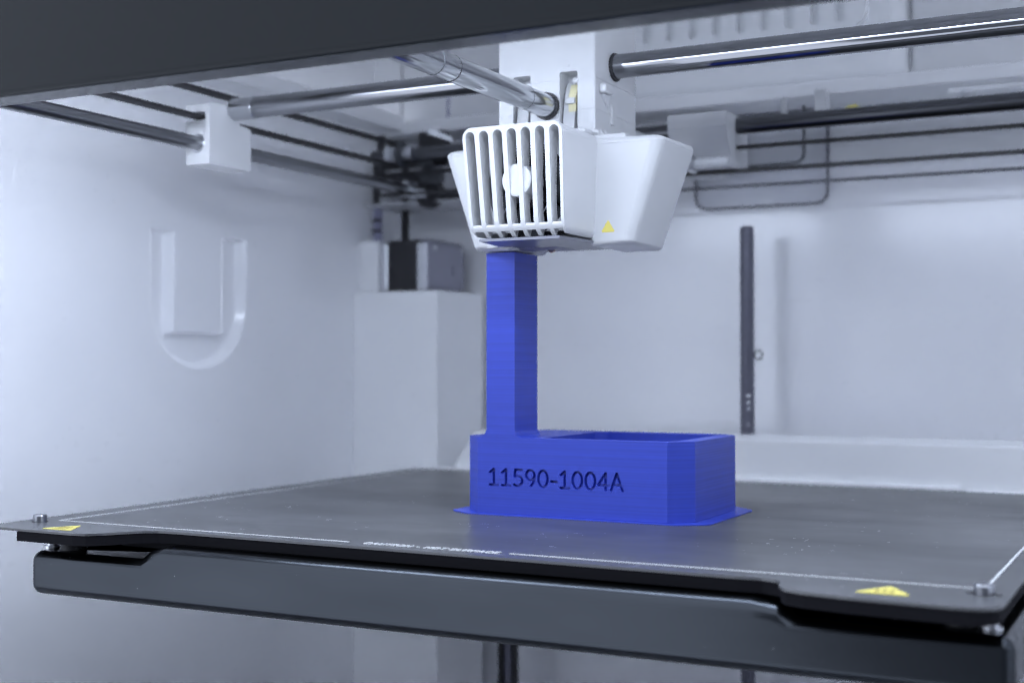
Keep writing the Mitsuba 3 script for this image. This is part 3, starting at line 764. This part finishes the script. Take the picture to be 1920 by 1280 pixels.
def shroud(sgn):
    c = 0.1667
    top_in, top_out, bot_in, bot_out = 0.0190, 0.0470 if sgn > 0 else 0.0480, 0.0190, 0.0353
    yA, yB = 0.0900, 0.1285
    z_t, z_b = 0.1473, 0.1057
    P = []
    r = 0.0022
    pts_s = []
    for (xi, z, ya, yb) in ((top_in, z_t - r, yA, yB), (top_out - r, z_t - r, yA, yB - 0.002), (bot_in, z_b + r, yA, yB - 0.004), (bot_out - r, z_b + r, yA, yB - 0.005)):
        outer = xi > 0.025
        for y, rr in ((ya, 0.0050 if outer else 0.0022), (yb, 0.0022)):
            k_ = rr - r
            pts_s.append(ball(28) * (rr, rr, r) + (c + sgn * (xi - k_), y + (rr if y == ya else -rr), z))
    return hull(np.vstack(pts_s))


for sgn in (1, -1):
    sh = shroud(sgn)
    c = 0.1667
    body_ = mf(sh)
    zcut = 0.1447
    lid = mf(sh) ^ mf(bx(0, 0.4, 0, 0.3, zcut + 0.0001, 0.2))
    low = mf(sh) ^ mf(bx(0, 0.4, 0, 0.3, 0.05, zcut - 0.0001))
    k = obj('side_shroud', low, 'mat_white', ph, smooth=25, label='white tapered side shroud with a yellow triangle' if sgn > 0 else None)
    obj('lid', lid, 'mat_white', k, smooth=25)
    obj('joint', mf(sh).scale((1, 1, 1)) ^ mf(bx(0, 0.4, 0.0903, 0.3, zcut - 0.0001, zcut + 0.0001)), 'mat_grey_panel', k, smooth=25)
    if sgn > 0:
        w, h = 0.0058, 0.0047
        xt, zt_ = 0.1917, 0.1131
        tpoly = Polygon([(xt - w / 2, zt_ - h / 2), (xt + w / 2, zt_ - h / 2), (xt, zt_ + h / 2)]).buffer(-0.0003).buffer(0.0003)
        obj('warning_triangle', ext_y(tpoly, 0.0898, 0.0902), 'mat_yellow', k, smooth=False, label='small yellow warning triangle')
# connecting neck under the carriage
obj('neck', rbox(0.136, 0.198, 0.0922, 0.128, 0.1085, 0.1490, 0.0012), 'mat_white', ph)
obj('lever', rhull([(0.170, 0.086, 0.1497), (0.1835, 0.086, 0.1497), (0.1835, 0.0945, 0.1497), (0.170, 0.0945, 0.1497)], 0.0010), 'mat_white', ph)
obj('lever', rhull([(0.178, 0.0925, 0.1512), (0.1862, 0.0925, 0.1500), (0.1862, 0.0955, 0.1480), (0.178, 0.0955, 0.1520)], 0.0008), 'mat_white', ph)
# underside and nozzles
under = Polygon([(0.1490, 0.0655), (0.1828, 0.0655), (0.1858, 0.0915), (0.2005, 0.0935), (0.2000, 0.1180), (0.1345, 0.1180), (0.1335, 0.0935), (0.1455, 0.0915)])
obj('base_plate', extrude(under, 0.0010, 0.1068), 'mat_underside', ph, label='grey metal underside of the head')
obj('silicone_cover', rhull([(0.1375, 0.098, 0.1070), (0.1665, 0.098, 0.1070), (0.1665, 0.114, 0.1070), (0.1375, 0.114, 0.1070), (0.140, 0.1, 0.1064), (0.164, 0.1, 0.1064)], 0.0004), 'mat_alu_dull', ph)
obj('vent_slot', bx(0.186, 0.194, 0.098, 0.112, 0.1058, 0.1067), 'mat_black', ph)
for xn in (0.1425, 0.1605):
    obj('nozzle', lathe([(0, -0.0009), (0.0005, -0.0009), (0.0026, 0.0008), (0.0026, 0.0016), (0, 0.0016)], (xn, 0.105, 0.1061)), 'mat_brass', ph)
obj('duct_lip', hull([(0.1375, 0.0915, 0.1083), (0.1470, 0.0860, 0.1074), (0.1370, 0.0915, 0.1066), (0.1470, 0.086, 0.1068), (0.138, 0.1, 0.1083), (0.147, 0.1, 0.1066)]), 'mat_white', ph)
